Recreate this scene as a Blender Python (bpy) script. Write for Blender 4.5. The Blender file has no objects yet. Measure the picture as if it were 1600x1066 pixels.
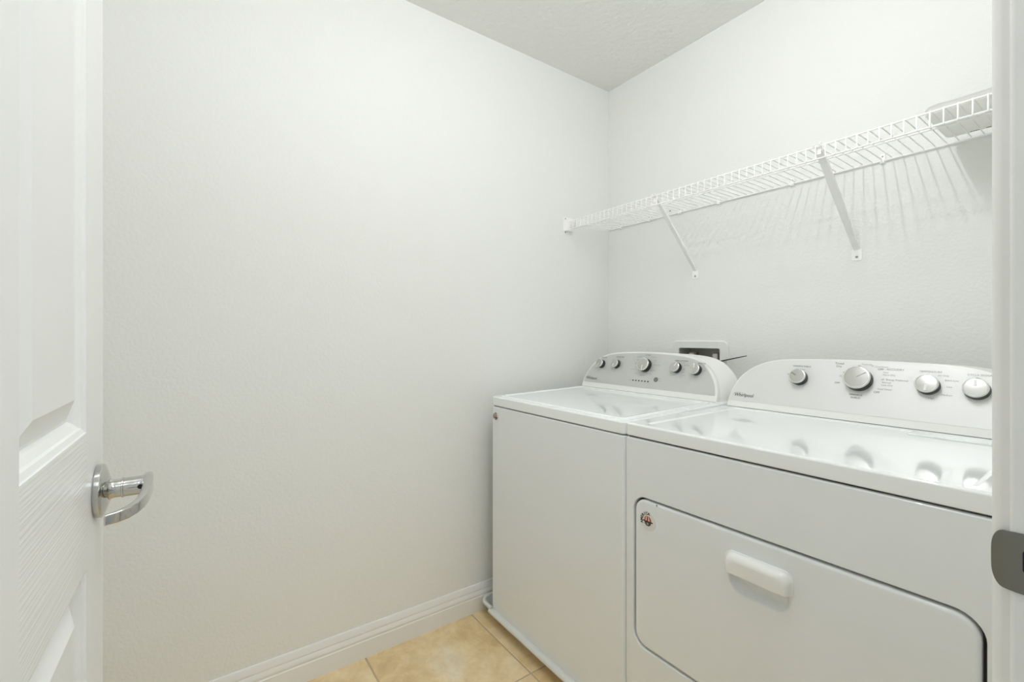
import bpy, bmesh, math, random
from mathutils import Vector, Matrix

sc = bpy.context.scene
COL = sc.collection
R = math.radians
random.seed(4)

# ------------------------------------------------------------------ camera
cam_d = bpy.data.cameras.new('camera')
cam_d.sensor_width = 36.0
cam_d.sensor_fit = 'HORIZONTAL'
cam_d.lens = 708.943 / 1600 * 36.0
cam_d.shift_y = -6.73 / 1600
cam_d.clip_start = 0.02
cam = bpy.data.objects.new('camera', cam_d)
cam.location = (1.6491, -1.7918, 1.1549)
cam.rotation_euler = (R(90), 0, R(54.6386))
COL.objects.link(cam)
sc.camera = cam

# ------------------------------------------------------------------ world, room lamp and hall fill light
world = bpy.data.worlds.new('world')
sc.world = world
world.use_nodes = True
world.node_tree.nodes['Background'].inputs[0].default_value = (0.95, 0.97, 1.0, 1)
world.node_tree.nodes['Background'].inputs[1].default_value = 0.5

sc.view_settings.view_transform = 'Standard'
sc.view_settings.look = 'None'
sc.view_settings.gamma = 1.0
sc.view_settings.use_curve_mapping = False
sc.view_settings.exposure = 0.11

# the room lamp is a ceiling bar with three bare bulbs in a row (the bar is built with the other objects)
LAMP_POS = (1.10, -1.20, 2.44)
BULB_Y = (-0.90, -1.20, -1.50)
BULB_POWER = 5.1
HALL_FILL_POWER = 13.0
for by in BULB_Y:
    bl = bpy.data.lights.new('bulb', 'POINT')
    bl.shadow_soft_size = 0.018
    bl.energy = BULB_POWER
    bl.color = (0.957, 0.967, 1.0)
    blo = bpy.data.objects.new('bulb', bl)
    blo.location = (LAMP_POS[0], by, LAMP_POS[2] - 0.092)
    COL.objects.link(blo)

hl = bpy.data.lights.new('hall_fill', 'AREA')  # fill light added in the unseen hall to lift low walls and fronts
hl.shape = 'DISK'
hl.size = 0.9
hl.energy = HALL_FILL_POWER
hl.color = (0.84, 0.93, 1.0)  # cool tint offsets the warm bounce from the tiles
hlo = bpy.data.objects.new('hall_fill', hl)
hlo.location = (2.45, -1.42, 2.40)
hlo.rotation_euler = (0, R(0), 0)
COL.objects.link(hlo)

sc.cycles.use_denoising = True
sc.cycles.denoising_prefilter = 'ACCURATE'
sc.cycles.caustics_reflective = False
sc.cycles.caustics_refractive = False
sc.cycles.max_bounces = 14
sc.cycles.diffuse_bounces = 8
sc.cycles.glossy_bounces = 6

# ------------------------------------------------------------------ materials
def new_mat(name):
    m = bpy.data.materials.new(name)
    m.use_nodes = True
    nt = m.node_tree
    return m, nt, nt.nodes['Principled BSDF']

def plain(name, col, rough=0.5, metal=0.0, spec=0.5, coat=0.0, bump=None, aniso=0.0):
    """bump = (scale, detail, strength, distance)"""
    m, nt, b = new_mat(name)
    b.inputs['Base Color'].default_value = (*col, 1)
    b.inputs['Roughness'].default_value = rough
    b.inputs['Metallic'].default_value = metal
    b.inputs['Specular IOR Level'].default_value = spec
    b.inputs['Coat Weight'].default_value = coat
    b.inputs['Coat Roughness'].default_value = 0.05
    if bump:
        tc = nt.nodes.new('ShaderNodeTexCoord')
        n = nt.nodes.new('ShaderNodeTexNoise')
        n.inputs['Scale'].default_value = bump[0]
        n.inputs['Detail'].default_value = bump[1]
        bm = nt.nodes.new('ShaderNodeBump')
        bm.inputs['Strength'].default_value = bump[2]
        bm.inputs['Distance'].default_value = bump[3]
        nt.links.new(tc.outputs['Object'], n.inputs['Vector'])
        nt.links.new(n.outputs['Fac'], bm.inputs['Height'])
        nt.links.new(bm.outputs['Normal'], b.inputs['Normal'])
    return m

WALL = plain('wall_paint', (0.825, 0.832, 0.808), 0.62, spec=0.3, bump=(105, 2.5, 0.30, 0.004))
CEIL = plain('ceiling_texture', (0.83, 0.832, 0.81), 0.8, spec=0.2, bump=(42, 3.0, 0.9, 0.008))
TRIM = plain('trim_paint', (0.83, 0.83, 0.81), 0.30, spec=0.45)
ENAMEL = plain('white_enamel', (0.805, 0.832, 0.845), 0.10, spec=0.5, coat=0.25)  # fronts: tinted cool to cancel warm light bounced off the floor
ENAMEL_TOP_LIT = plain('white_enamel_top_lit', (0.875, 0.895, 0.90), 0.055, spec=0.5, coat=0.3)  # same enamel, colour raised to stand for brighter light on top faces
PLASTIC = plain('white_plastic', (0.83, 0.835, 0.81), 0.25, spec=0.5)
SHELF = plain('shelf_vinyl', (0.93, 0.93, 0.915), 0.30, spec=0.5)
GAP_SHADE = plain('dark_gap_shade', (0.05, 0.05, 0.047), 0.7)  # near-black colour stands in for the shade inside dryer gaps
GAP_SHADE_GREY = plain('grey_gap_shade', (0.30, 0.30, 0.28), 0.6)  # grey colour stands in for the softer shade in washer gaps
PANEL_GREY = plain('silver_panel', (0.60, 0.605, 0.585), 0.48, metal=0.30, spec=0.5)
PANEL_SILVER = plain('silver_panel_light', (0.74, 0.745, 0.735), 0.46, metal=0.40, spec=0.5)
KNOB_DARK = plain('knob_black', (0.022, 0.022, 0.021), 0.38)
KNOB_FACE = plain('knob_silver', (0.55, 0.55, 0.525), 0.30, metal=0.75)
KNOB_RING = plain('knob_ring', (0.80, 0.80, 0.78), 0.16, metal=0.85)
POINTER = plain('knob_pointer', (0.86, 0.86, 0.84), 0.3)
POINTER_D = plain('knob_pointer_grey', (0.30, 0.30, 0.28), 0.4)
INK = plain('ink_dark', (0.05, 0.05, 0.048), 0.6)
INK_L = plain('ink_grey', (0.28, 0.28, 0.265), 0.6)
LOGO = plain('logo_grey', (0.09, 0.09, 0.085), 0.4)
BUTTON = plain('button_grey', (0.22, 0.22, 0.205), 0.4)
CHROME = plain('chrome', (0.58, 0.575, 0.555), 0.08, metal=1.0)
NICKEL = plain('satin_nickel', (0.22, 0.217, 0.195), 0.40, metal=0.9, bump=(300, 2, 0.05, 0.001))
BLACK = plain('black_void', (0.01, 0.01, 0.01), 0.7)
COPPER = plain('valve_brass', (0.30, 0.23, 0.20), 0.45, metal=0.4)
VALVE = plain('valve_lever', (0.62, 0.57, 0.55), 0.4)
CABLE = plain('cable_black', (0.035, 0.035, 0.032), 0.5)
BOXGREY = plain('box_recess', (0.50, 0.50, 0.47), 0.5)
PAPER = plain('packet_plastic', (0.80, 0.80, 0.775), 0.35, spec=0.4, bump=(22, 3, 0.2, 0.004))
_nt = PAPER.node_tree
_tr = _nt.nodes.new('ShaderNodeBsdfTranslucent'); _tr.inputs['Color'].default_value = (0.86, 0.86, 0.84, 1)
_mx = _nt.nodes.new('ShaderNodeMixShader'); _mx.inputs[0].default_value = 0.62  # translucent share added to lighten the shaded underside
_nt.links.new(_nt.nodes['Principled BSDF'].outputs[0], _mx.inputs[1]); _nt.links.new(_tr.outputs[0], _mx.inputs[2])
_nt.links.new(_mx.outputs[0], _nt.nodes['Material Output'].inputs['Surface'])
STICK = plain('sticker_silver', (0.74, 0.74, 0.72), 0.30, metal=0.15)
RED = plain('sticker_red', (0.36, 0.045, 0.03), 0.4)
PINK = plain('sticker_pale', (0.80, 0.60, 0.53), 0.4)
GROUT = plain('grout', (0.52, 0.42, 0.28), 0.9, bump=(200, 3, 0.3, 0.002))
SCREW = plain('screw_grey', (0.35, 0.35, 0.33), 0.35, metal=0.7)
PAN = plain('pan_plastic', (0.72, 0.73, 0.70), 0.30, spec=0.5)
HALLF = plain('hall_floor', (0.56, 0.565, 0.56), 0.9, bump=(400, 2, 0.5, 0.004))
HALLW = plain('hall_paint', (0.80, 0.80, 0.785), 0.7)

def tile_mat():
    m, nt, b = new_mat('travertine_tile')
    N = nt.nodes.new; L = nt.links.new
    tc = N('ShaderNodeTexCoord'); oi = N('ShaderNodeObjectInfo')
    comb = N('ShaderNodeCombineXYZ')
    mul = N('ShaderNodeMath'); mul.operation = 'MULTIPLY'; mul.inputs[1].default_value = 37.0
    L(oi.outputs['Random'], mul.inputs[0])
    for i in range(3): L(mul.outputs[0], comb.inputs[i])
    add = N('ShaderNodeVectorMath'); add.operation = 'ADD'
    L(tc.outputs['Object'], add.inputs[0]); L(comb.outputs[0], add.inputs[1])
    n1 = N('ShaderNodeTexNoise'); n1.inputs['Scale'].default_value = 4.2; n1.inputs['Detail'].default_value = 9; n1.inputs['Roughness'].default_value = 0.62; n1.inputs['Distortion'].default_value = 0.9
    n2 = N('ShaderNodeTexNoise'); n2.inputs['Scale'].default_value = 16; n2.inputs['Detail'].default_value = 8; n2.inputs['Roughness'].default_value = 0.7; n2.inputs['Distortion'].default_value = 0.5
    L(add.outputs[0], n1.inputs['Vector']); L(add.outputs[0], n2.inputs['Vector'])
    r1 = N('ShaderNodeValToRGB')
    e = r1.color_ramp.elements
    e[0].position = 0.30; e[0].color = (0.68, 0.49, 0.245, 1)
    e[1].position = 0.72; e[1].color = (0.88, 0.79, 0.62, 1)
    k = e.new(0.45); k.color = (0.83, 0.65, 0.38, 1)
    k = e.new(0.58); k.color = (0.88, 0.72, 0.47, 1)
    L(n1.outputs['Fac'], r1.inputs['Fac'])
    r2 = N('ShaderNodeValToRGB')
    e = r2.color_ramp.elements
    e[0].position = 0.36; e[0].color = (0.82, 0.76, 0.66, 1)
    e[1].position = 0.62; e[1].color = (1, 1, 1, 1)
    L(n2.outputs['Fac'], r2.inputs['Fac'])
    mx = N('ShaderNodeMix'); mx.data_type = 'RGBA'; mx.blend_type = 'MULTIPLY'
    mx.inputs['Factor'].default_value = 0.75
    L(r1.outputs['Color'], mx.inputs['A']); L(r2.outputs['Color'], mx.inputs['B'])
    L(mx.outputs['Result'], b.inputs['Base Color'])
    b.inputs['Roughness'].default_value = 0.42
    bp = N('ShaderNodeBump'); bp.inputs['Strength'].default_value = 0.25; bp.inputs['Distance'].default_value = 0.004
    L(n2.outputs['Fac'], bp.inputs['Height']); L(bp.outputs['Normal'], b.inputs['Normal'])
    return m
TILE = tile_mat()

def grain_mat(name, horizontal, strength):
    """moulded door skin: white paint over embossed wood grain"""
    m, nt, b = new_mat(name)
    N = nt.nodes.new; L = nt.links.new
    b.inputs['Base Color'].default_value = (0.83, 0.83, 0.812, 1)
    b.inputs['Roughness'].default_value = 0.30
    b.inputs['Specular IOR Level'].default_value = 0.5
    tc = N('ShaderNodeTexCoord'); mp = N('ShaderNodeMapping')
    mp.inputs['Scale'].default_value = (0.8, 1, 46.0) if horizontal else (34.0, 1, 0.9)
    L(tc.outputs['Object'], mp.inputs['Vector'])
    n = N('ShaderNodeTexNoise'); n.inputs['Scale'].default_value = 6.0; n.inputs['Detail'].default_value = 3; n.inputs['Roughness'].default_value = 0.5; n.inputs['Distortion'].default_value = 0.08
    L(mp.outputs['Vector'], n.inputs['Vector'])
    cr = N('ShaderNodeValToRGB')
    cr.color_ramp.elements[0].position = 0.42; cr.color_ramp.elements[1].position = 0.60
    L(n.outputs['Fac'], cr.inputs['Fac'])
    bp = N('ShaderNodeBump'); bp.inputs['Strength'].default_value = strength; bp.inputs['Distance'].default_value = 0.0012
    L(cr.outputs['Color'], bp.inputs['Height']); L(bp.outputs['Normal'], b.inputs['Normal'])
    return m
GRAIN_H = grain_mat('door_grain_rail', True, 0.22)
GRAIN_V = grain_mat('door_grain_stile', False, 0.06)

# ------------------------------------------------------------------ helpers
ORG = {}          # object name -> world position of its local origin (unrotated chains only)

def link(o, parent=None):
    COL.objects.link(o)
    if parent is not None:
        o.parent = parent
    return o

def props(o, label=None, cat=None, group=None, kind=None):
    if label: o['label'] = label
    if cat: o['category'] = cat
    if group: o['group'] = group
    if kind: o['kind'] = kind
    return o

def thing(name, loc, label, cat, group=None):
    o = bpy.data.objects.new(name, None)
    o.empty_display_size = 0.05
    o.location = loc
    link(o)
    ORG[o.name] = Vector(loc)
    return props(o, label, cat, group)

def finish(bm, name, mat, smooth=35, fix=True):
    if fix:
        bmesh.ops.recalc_face_normals(bm, faces=bm.faces[:])
    me = bpy.data.meshes.new(name)
    bm.to_mesh(me)
    bm.free()
    for m in (mat if isinstance(mat, (list, tuple)) else [mat]):
        me.materials.append(m)
    if smooth:
        for p in me.polygons: p.use_smooth = True
        me.set_sharp_from_angle(angle=R(smooth))
    return me

def flat_normals(o):
    m = o.modifiers.new('weighted_normals', 'WEIGHTED_NORMAL')
    m.keep_sharp = True
    m.weight = 60

def obj(name, bm, mat, parent=None, loc=None, rot=None, smooth=35, label=None, fix=True, origin=None):
    """world-space bmesh -> object. With loc the bmesh is already local and stands at that world point."""
    base = ORG.get(parent.name, Vector((0, 0, 0))) if parent is not None else Vector((0, 0, 0))
    if isinstance(bm, bpy.types.Mesh):
        me = bm
    else:
        if loc is None:
            o_ = Vector(origin) if origin is not None else base
            bmesh.ops.translate(bm, verts=bm.verts[:], vec=-o_)
        me = finish(bm, name, mat, smooth, fix)
    o = bpy.data.objects.new(name, me)
    link(o, parent)
    if loc is not None:
        o.location = Vector(loc) - base
        ORG[o.name] = Vector(loc)
    elif origin is not None:
        o.location = Vector(origin) - base
        ORG[o.name] = Vector(origin)
    else:
        ORG[o.name] = base
    if rot: o.rotation_euler = rot
    if label: o['label'] = label
    if smooth: flat_normals(o)
    return o

def sub(name, bm, mat, parent, smooth=35, label=None, loc=(0, 0, 0), rot=None):
    """part whose mesh is in its parent's local frame"""
    me = bm if isinstance(bm, bpy.types.Mesh) else finish(bm, name, mat, smooth)
    o = bpy.data.objects.new(name, me)
    link(o, parent)
    o.location = loc
    if rot: o.rotation_euler = rot
    if label: o['label'] = label
    if smooth: flat_normals(o)
    return o

def BM(): return bmesh.new()

def box(bm, x0, x1, y0, y1, z0, z1, bev=0.0, seg=2, mi=0):
    r = bmesh.ops.create_cube(bm, size=1.0)
    vs = r['verts']
    for v in vs:
        v.co = Vector(((x0 + x1) / 2 + v.co.x * (x1 - x0), (y0 + y1) / 2 + v.co.y * (y1 - y0), (z0 + z1) / 2 + v.co.z * (z1 - z0)))
    if bev > 0:
        es = list({e for v in vs for e in v.link_edges})
        bmesh.ops.bevel(bm, geom=es, offset=bev, segments=seg, profile=0.5, affect='EDGES', clamp_overlap=True)
    if mi:
        for f in bm.faces: f.material_index = mi
    return bm

def loft(bm, rings, cap0=True, cap1=True, closed=True, mi=0, loop=False):
    vr = [[bm.verts.new(p) for p in r] for r in rings]
    n = len(vr[0])
    prs = list(zip(vr, vr[1:])) + ([(vr[-1], vr[0])] if loop else [])
    for a, b in prs:
        for i in range(n if closed else n - 1):
            j = (i + 1) % n
            f = bm.faces.new((a[i], a[j], b[j], b[i])); f.material_index = mi
    if cap0 and not loop:
        f = bm.faces.new(vr[0][::-1]); f.material_index = mi
    if cap1 and not loop:
        f = bm.faces.new(vr[-1]); f.material_index = mi
    return bm

def lathe(bm, prof, seg=40, cap0=True, cap1=True):
    """prof = (r, h) about local z"""
    rings = [[(r * math.cos(2 * math.pi * i / seg), r * math.sin(2 * math.pi * i / seg), h) for i in range(seg)] for r, h in prof]
    return loft(bm, rings, cap0, cap1)

def rrect(x0, x1, y0, y1, r, seg=6):
    """closed rounded rectangle, counter-clockwise (u, v)"""
    pts = []
    for cx, cy, a0 in ((x1 - r, y0 + r, -90), (x1 - r, y1 - r, 0), (x0 + r, y1 - r, 90), (x0 + r, y0 + r, 180)):
        for i in range(seg + 1):
            a = R(a0 + 90 * i / seg)
            pts.append((cx + r * math.cos(a), cy + r * math.sin(a)))
    return pts

def tube(bm, pts, rad, seg=8, caps=True):
    pts = [Vector(p) for p in pts]
    n = len(pts)
    rads = rad if isinstance(rad, (list, tuple)) else [rad] * n
    t0 = (pts[1] - pts[0]).normalized()
    up = Vector((0, 0, 1)) if abs(t0.z) < 0.9 else Vector((1, 0, 0))
    u = t0.cross(up).normalized()
    rings = []
    for i in range(n):
        if i == 0: t = t0
        elif i == n - 1: t = (pts[-1] - pts[-2]).normalized()
        else: t = ((pts[i + 1] - pts[i]).normalized() + (pts[i] - pts[i - 1]).normalized()).normalized()
        u = (u - t * u.dot(t)).normalized()
        w = t.cross(u)
        rings.append([pts[i] + (u * math.cos(2 * math.pi * k / seg) + w * math.sin(2 * math.pi * k / seg)) * rads[i] for k in range(seg)])
    return loft(bm, rings, caps, caps)

def strip(bm, path, prof, caps=True):
    """sweep a closed profile [(outward, z)] along a level path of (point, outward normal)"""
    rings = [[(p[0] + n[0] * o, p[1] + n[1] * o, z) for o, z in prof] for p, n in path]
    return loft(bm, rings, caps, caps)

def extrude_profile(bm, prof, axis, a, b):
    """closed (u, v) profile run along an axis from a to b; u, v fill the other two axes in order"""
    def P(u, v, t):
        return {'x': (t, u, v), 'y': (u, t, v), 'z': (u, v, t)}[axis]
    return loft(bm, [[P(u, v, a) for u, v in prof], [P(u, v, b) for u, v in prof]])

def structure(name, bm, mat, parent=None, smooth=0, label=None):
    o = obj(name, bm, mat, parent, smooth=smooth, label=label)
    o['kind'] = 'structure'
    return o

def text_into(bm, strings, frame, mi=0):
    """strings: (text, x, y, size, align, shear[, angle]) laid on a plane; frame maps (x, y) -> world"""
    for s in strings:
        t, x, y, size, al = s[:5]
        shear = s[5] if len(s) > 5 else 0
        ang = s[6] if len(s) > 6 else 0
        wide = s[7] if len(s) > 7 else 1.0
        c = bpy.data.curves.new('txt', 'FONT')
        c.body = t; c.size = size; c.align_x = al; c.align_y = 'CENTER'; c.shear = shear
        c.resolution_u = 3
        if len(s) > 8: c.offset = s[8]
        o = bpy.data.objects.new('txt', c)
        COL.objects.link(o)
        bpy.context.view_layer.update()
        dg = bpy.context.evaluated_depsgraph_get()
        me = bpy.data.meshes.new_from_object(o.evaluated_get(dg))
        ca, sa = math.cos(ang), math.sin(ang)
        n0 = len(bm.verts)
        bm.verts.ensure_lookup_table()
        vs = []
        for v in me.vertices:
            a, b = v.co.x * wide, v.co.y
            vs.append(bm.verts.new(frame(x + a * ca - b * sa, y + a * sa + b * ca)))
        for p in me.polygons:
            try:
                f = bm.faces.new([vs[i] for i in p.vertices]); f.material_index = mi
            except ValueError:
                pass
        bpy.data.objects.remove(o); bpy.data.curves.remove(c); bpy.data.meshes.remove(me)
    return bm

# ------------------------------------------------------------------ room shell
H = 2.44
XR = 1.575            # room face of the doorway wall
XH = 1.690            # hall face of it
YF = -2.14            # front wall
YS = -1.19            # strike jamb face
YJ = -1.948           # hinge jamb face
DH = 2.045            # head jamb underside
HX = 3.30             # far side of the hall
HY0, HY1 = -3.0, -0.3

structure('wall_left', box(BM(), -0.12, 0, YF - 0.12, 0.12, -0.05, H), WALL)
# back wall with the opening for the outlet box
bx0, bx1, bz0, bz1 = 0.424, 0.617, 0.945, 1.106
bm = BM()
for a in ((0, bx0, -0.05, H), (bx1, HX, -0.05, H), (bx0, bx1, -0.05, bz0), (bx0, bx1, bz1, H)):
    box(bm, a[0], a[1], 0, 0.12, a[2], a[3])
structure('wall_back', bm, WALL)
structure('wall_front', box(BM(), 0, XH, YF - 0.12, YF, -0.05, H), WALL)
bm = BM()
box(bm, XR, XH, YS + 0.018, 0, -0.05, H)
box(bm, XR, XH, YF, YJ - 0.018, -0.05, H)
box(bm, XR, XH, YJ - 0.018, YS + 0.018, DH + 0.018, H)
structure('wall_right', bm, WALL)
structure('ceiling', box(BM(), -0.12, HX + 0.1, HY0 - 0.1, 0.12, H, H + 0.1), CEIL)
# hall behind the photographer
bm = BM()
box(bm, HX, HX + 0.1, HY0, 0.0, -0.05, H)
box(bm, XH, HX, HY0 - 0.1, HY0, -0.05, H)
box(bm, XH, HX, HY1, HY1 + 0.1, -0.05, H)
structure('wall_hall', bm, HALLW)

floor = structure('floor', box(BM(), -0.05, HX, HY0, 0.0, -0.06, -0.0016), GROUT)
structure('floor_hall', box(BM(), XH - 0.03, HX, HY0, HY1, -0.002, 0.006, 0.002, 1), HALLF)
P_ = 0.440
g = 0.0030
xs = [0.0] + [0.417 + P_ * i for i in range(8)]
ys = [0.0] + [-0.397 - P_ * i for i in range(7)]
tile_me = {}
for i in range(len(xs) - 1):
    for j in range(len(ys) - 1):
        x0, x1 = xs[i] + (g if i else 0.0), min(xs[i + 1], HX) - g
        y1, y0 = ys[j] - (g if j else 0.0), ys[j + 1] + g
        if x1 - x0 < 0.05 or x0 > XH: continue
        w, d = round(x1 - x0, 4), round(y1 - y0, 4)
        if (w, d) not in tile_me:
            b_ = BM()
            r0 = [(-w / 2, -d / 2, -0.006), (w / 2, -d / 2, -0.006), (w / 2, d / 2, -0.006), (-w / 2, d / 2, -0.006)]
            r1 = [(x, y, -0.0012) for x, y, z in r0]
            q = 0.0018
            r2 = [(x - math.copysign(q, x), y - math.copysign(q, y), 0.0) for x, y, z in r0]
            loft(b_, [r0, r1, r2])
            tile_me[(w, d)] = finish(b_, 'tile', TILE, 0)
        o = bpy.data.objects.new('tile', tile_me[(w, d)])
        link(o, floor)
        o.location = ((x0 + x1) / 2, (y0 + y1) / 2, 0)

# baseboards: stepped moulded profile, (thickness, height)
BB = [(0, 0), (0.0145, 0), (0.0145, 0.060), (0.0125, 0.0625), (0.0125, 0.066), (0.0140, 0.070), (0.0135, 0.076), (0.0095, 0.0835),
      (0.0085, 0.086), (0.0100, 0.0885), (0.0095, 0.094), (0.0065, 0.1055), (0.0035, 0.111), (0, 0.112)]
structure('baseboard_left', extrude_profile(BM(), BB, 'y', YF, 0.0), TRIM, smooth=25)
structure('baseboard_back', extrude_profile(BM(), [(-t, z) for t, z in BB], 'x', 0.015, XR), TRIM, smooth=25)
structure('baseboard_front', extrude_profile(BM(), [(YF + t, z) for t, z in BB], 'x', 0.015, XR), TRIM, smooth=25)
structure('baseboard_right', extrude_profile(BM(), [(XR - t, z) for t, z in BB], 'y', YS + 0.07, -0.015), TRIM, smooth=25)

# ------------------------------------------------------------------ doorway: jamb, stops, casings, strike plate
jamb = structure('trim_1', box(BM(), XR, XH, YS, YS + 0.018, 0, DH + 0.018, 0.0040, 4), TRIM, smooth=35,
                 label='white strike-side door jamb with a grey strike plate')
sx = XR + 0.040
bm = BM(); box(bm, sx, sx + 0.034, YS - 0.011, YS, 0, DH, 0.002, 2)
obj('door_stop', bm, TRIM, jamb)
structure('trim_2', box(BM(), XR, XH, YJ - 0.018, YJ, 0, DH + 0.018, 0.0025, 3), TRIM, smooth=35)
structure('trim_3', box(BM(), XR, XH, YJ, YS, DH, DH + 0.018, 0.002, 2), TRIM, smooth=35)
CW = 0.058
def casing_prof(y_in, y_out, x_wall, sgn):
    """moulded casing: thin rounded inner edge, thicker outer band"""
    d = [(0, 0), (0, 0.0045), (0.0008, 0.0066), (0.0022, 0.0092), (0.0045, 0.0114), (0.0075, 0.0126), (0.0105, 0.0120), (0.013, 0.0105), (0.018, 0.0112), (0.040, 0.0150), (0.046, 0.0165), (0.054, 0.0165), (0.058, 0.013), (0.058, 0)]
    s = 1 if y_out > y_in else -1
    return [(x_wall + sgn * t, y_in + s * w) for w, t in d]
for n_, yi, yo in (('trim_4', YS + 0.006, YS + 0.006 + CW), ('trim_5', YJ - 0.006, YJ - 0.006 - CW)):
    bm = BM()
    extrude_profile(bm, casing_prof(yi, yo, XR, -1), 'z', 0, DH + 0.006 + CW)
    structure(n_, bm, TRIM, smooth=30)
for n_, yi, yo in (('trim_6', YS + 0.006, YS + 0.006 + CW), ('trim_7', YJ - 0.006, YJ - 0.006 - CW)):
    bm = BM()
    extrude_profile(bm, casing_prof(yi, yo, XH, 1), 'z', 0, DH + 0.006 + CW)
    structure(n_, bm, TRIM, smooth=30)
structure('trim_8', box(BM(), XR - 0.015, XR, YJ - 0.006, YS + 0.006, DH + 0.006, DH + 0.006 + CW, 0.004, 2), TRIM, smooth=30)
structure('trim_9', box(BM(), XH, XH + 0.015, YJ - 0.006, YS + 0.006, DH + 0.006, DH + 0.006 + CW, 0.004, 2), TRIM, smooth=30)

# strike plate with rolled lip, wrapped past the jamb edge
zc = 0.9535
bm = BM()
prof = []          # plate strips along x: (x, y, half height)
for k in range(9):
    a = R(90 * k / 8)
    prof.append((1.5720 - 0.0090 * math.cos(a), None, 0.0055 + 0.0205 * math.sin(a) ** 0.85))
prof += [(1.5750, None, 0.0262), (1.5790, None, 0.0266), (1.5850, None, 0.0268), (1.6120, None, 0.0268)]
def lip_y(x):
    return YS - 0.0016 + max(0.0, (1.5775 - x)) ** 2 * 26
rings = []
for x, _, h in prof:
    y = lip_y(x)
    rings.append([(x, y, zc - h), (x, y, zc), (x, y, zc + h), (x, y + 0.0015, zc + h), (x, y + 0.0015, zc), (x, y + 0.0015, zc - h)])
loft(bm, rings)
plate = obj('strike_plate', bm, NICKEL, jamb, label='dull grey metal strike plate with rounded lip')
bm = BM()
loft(bm, [[(x, YS - 0.00175, z) for x, z in rrect(1.5832, 1.600, zc - 0.0085, zc + 0.0135, 0.004, 4)],
          [(x, YS - 0.0012, z) for x, z in rrect(1.5832, 1.600, zc - 0.0085, zc + 0.0135, 0.004, 4)]])
obj('latch_hole', bm, BLACK, plate)
bm = BM(); box(bm, 1.5850, 1.600, YS - 0.0026, YS - 0.0014, zc - 0.0045, zc + 0.0005, 0.0004, 1)
obj('latch_tab', bm, NICKEL, plate)
for dz in (-0.0195, 0.0200):
    bm = BM()
    lathe(bm, [(0.0036, 0), (0.0034, 0.0006), (0.0012, 0.0001)], 16)
    bmesh.ops.rotate(bm, verts=bm.verts[:], cent=(0, 0, 0), matrix=Matrix.Rotation(R(90), 3, 'X'))
    bmesh.ops.translate(bm, verts=bm.verts[:], vec=(1.596, YS - 0.0015, zc + dz))
    obj('screw', bm, SCREW, plate)

# ------------------------------------------------------------------ open door (local frame: hinge at origin, x to the free edge, -y out of the back, +y = seen face)
DW, DT = 0.749, 0.035
door = bpy.data.objects.new('door_1', None)
link(door)
door.location = (1.575, -1.905, 0.0)
TILT = R(1.3)
# local +x must run to world -x, local z up, seen face (world +y): mirror-free frame via 180 deg turn about z; then face = local -y
door.rotation_euler = (0, 0, R(180) - TILT)
props(door, 'white six-panel moulded door standing open on the left with a chrome lever', None, None, 'structure')
# in local frame the seen face lies at y = 0 and faces -y ... body at y in [0, DT]
def panel_rects():
    cols = ((0.104, 0.334), (0.414, 0.645))
    rows = ((0.235, 0.883), (1.043, 1.600), (1.705, 1.925))
    return [(c[0], c[1], r[0], r[1]) for r in rows for c in cols], cols, rows
rects, cols, rows = panel_rects()
ZB, ZT = 0.012, 2.035
xsd = [0.0, cols[0][0], cols[0][1], cols[1][0], cols[1][1], DW]
zsd = [ZB, rows[0][0], rows[0][1], rows[1][0], rows[1][1], rows[2][0], rows[2][1], ZT]
RD = 0.0135            # recess depth
bm = BM()
def q(pts, mi=0):
    f = bm.faces.new([bm.verts.new(p) for p in pts]); f.material_index = mi
eb = 0.0025
for i in range(5):
    for j in range(7):
        if i in (1, 3) and j in (1, 3, 5): continue
        x0, x1, z0, z1 = xsd[i], xsd[i + 1], zsd[j], zsd[j + 1]
        mi = 1 if (i in (1, 3)) else (1 if False else 0)
        if i == 4: x1 -= eb
        q([(x0, 0, z0), (x1, 0, z0), (x1, 0, z1), (x0, 0, z1)], mi)
# sticking moulding round each panel: (inset, depth)
STK = [(0, 0), (0.0010, 0.0014), (0.0060, 0.0036), (0.0075, 0.0062), (0.0088, 0.0068), (0.0130, 0.0096), (0.0165, RD), (0.0195, RD)]
for x0, x1, z0, z1 in rects:
    def rc(ins, d): return [(x0 + ins, d, z0 + ins), (x1 - ins, d, z0 + ins), (x1 - ins, d, z1 - ins), (x0 + ins, d, z1 - ins)]
    for (a, da), (b_, db) in zip(STK, STK[1:]):
        A, B = rc(a, da), rc(b_, db)
        for k in range(4):
            q([A[k], A[(k + 1) % 4], B[(k + 1) % 4], B[k]], 0)
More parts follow.
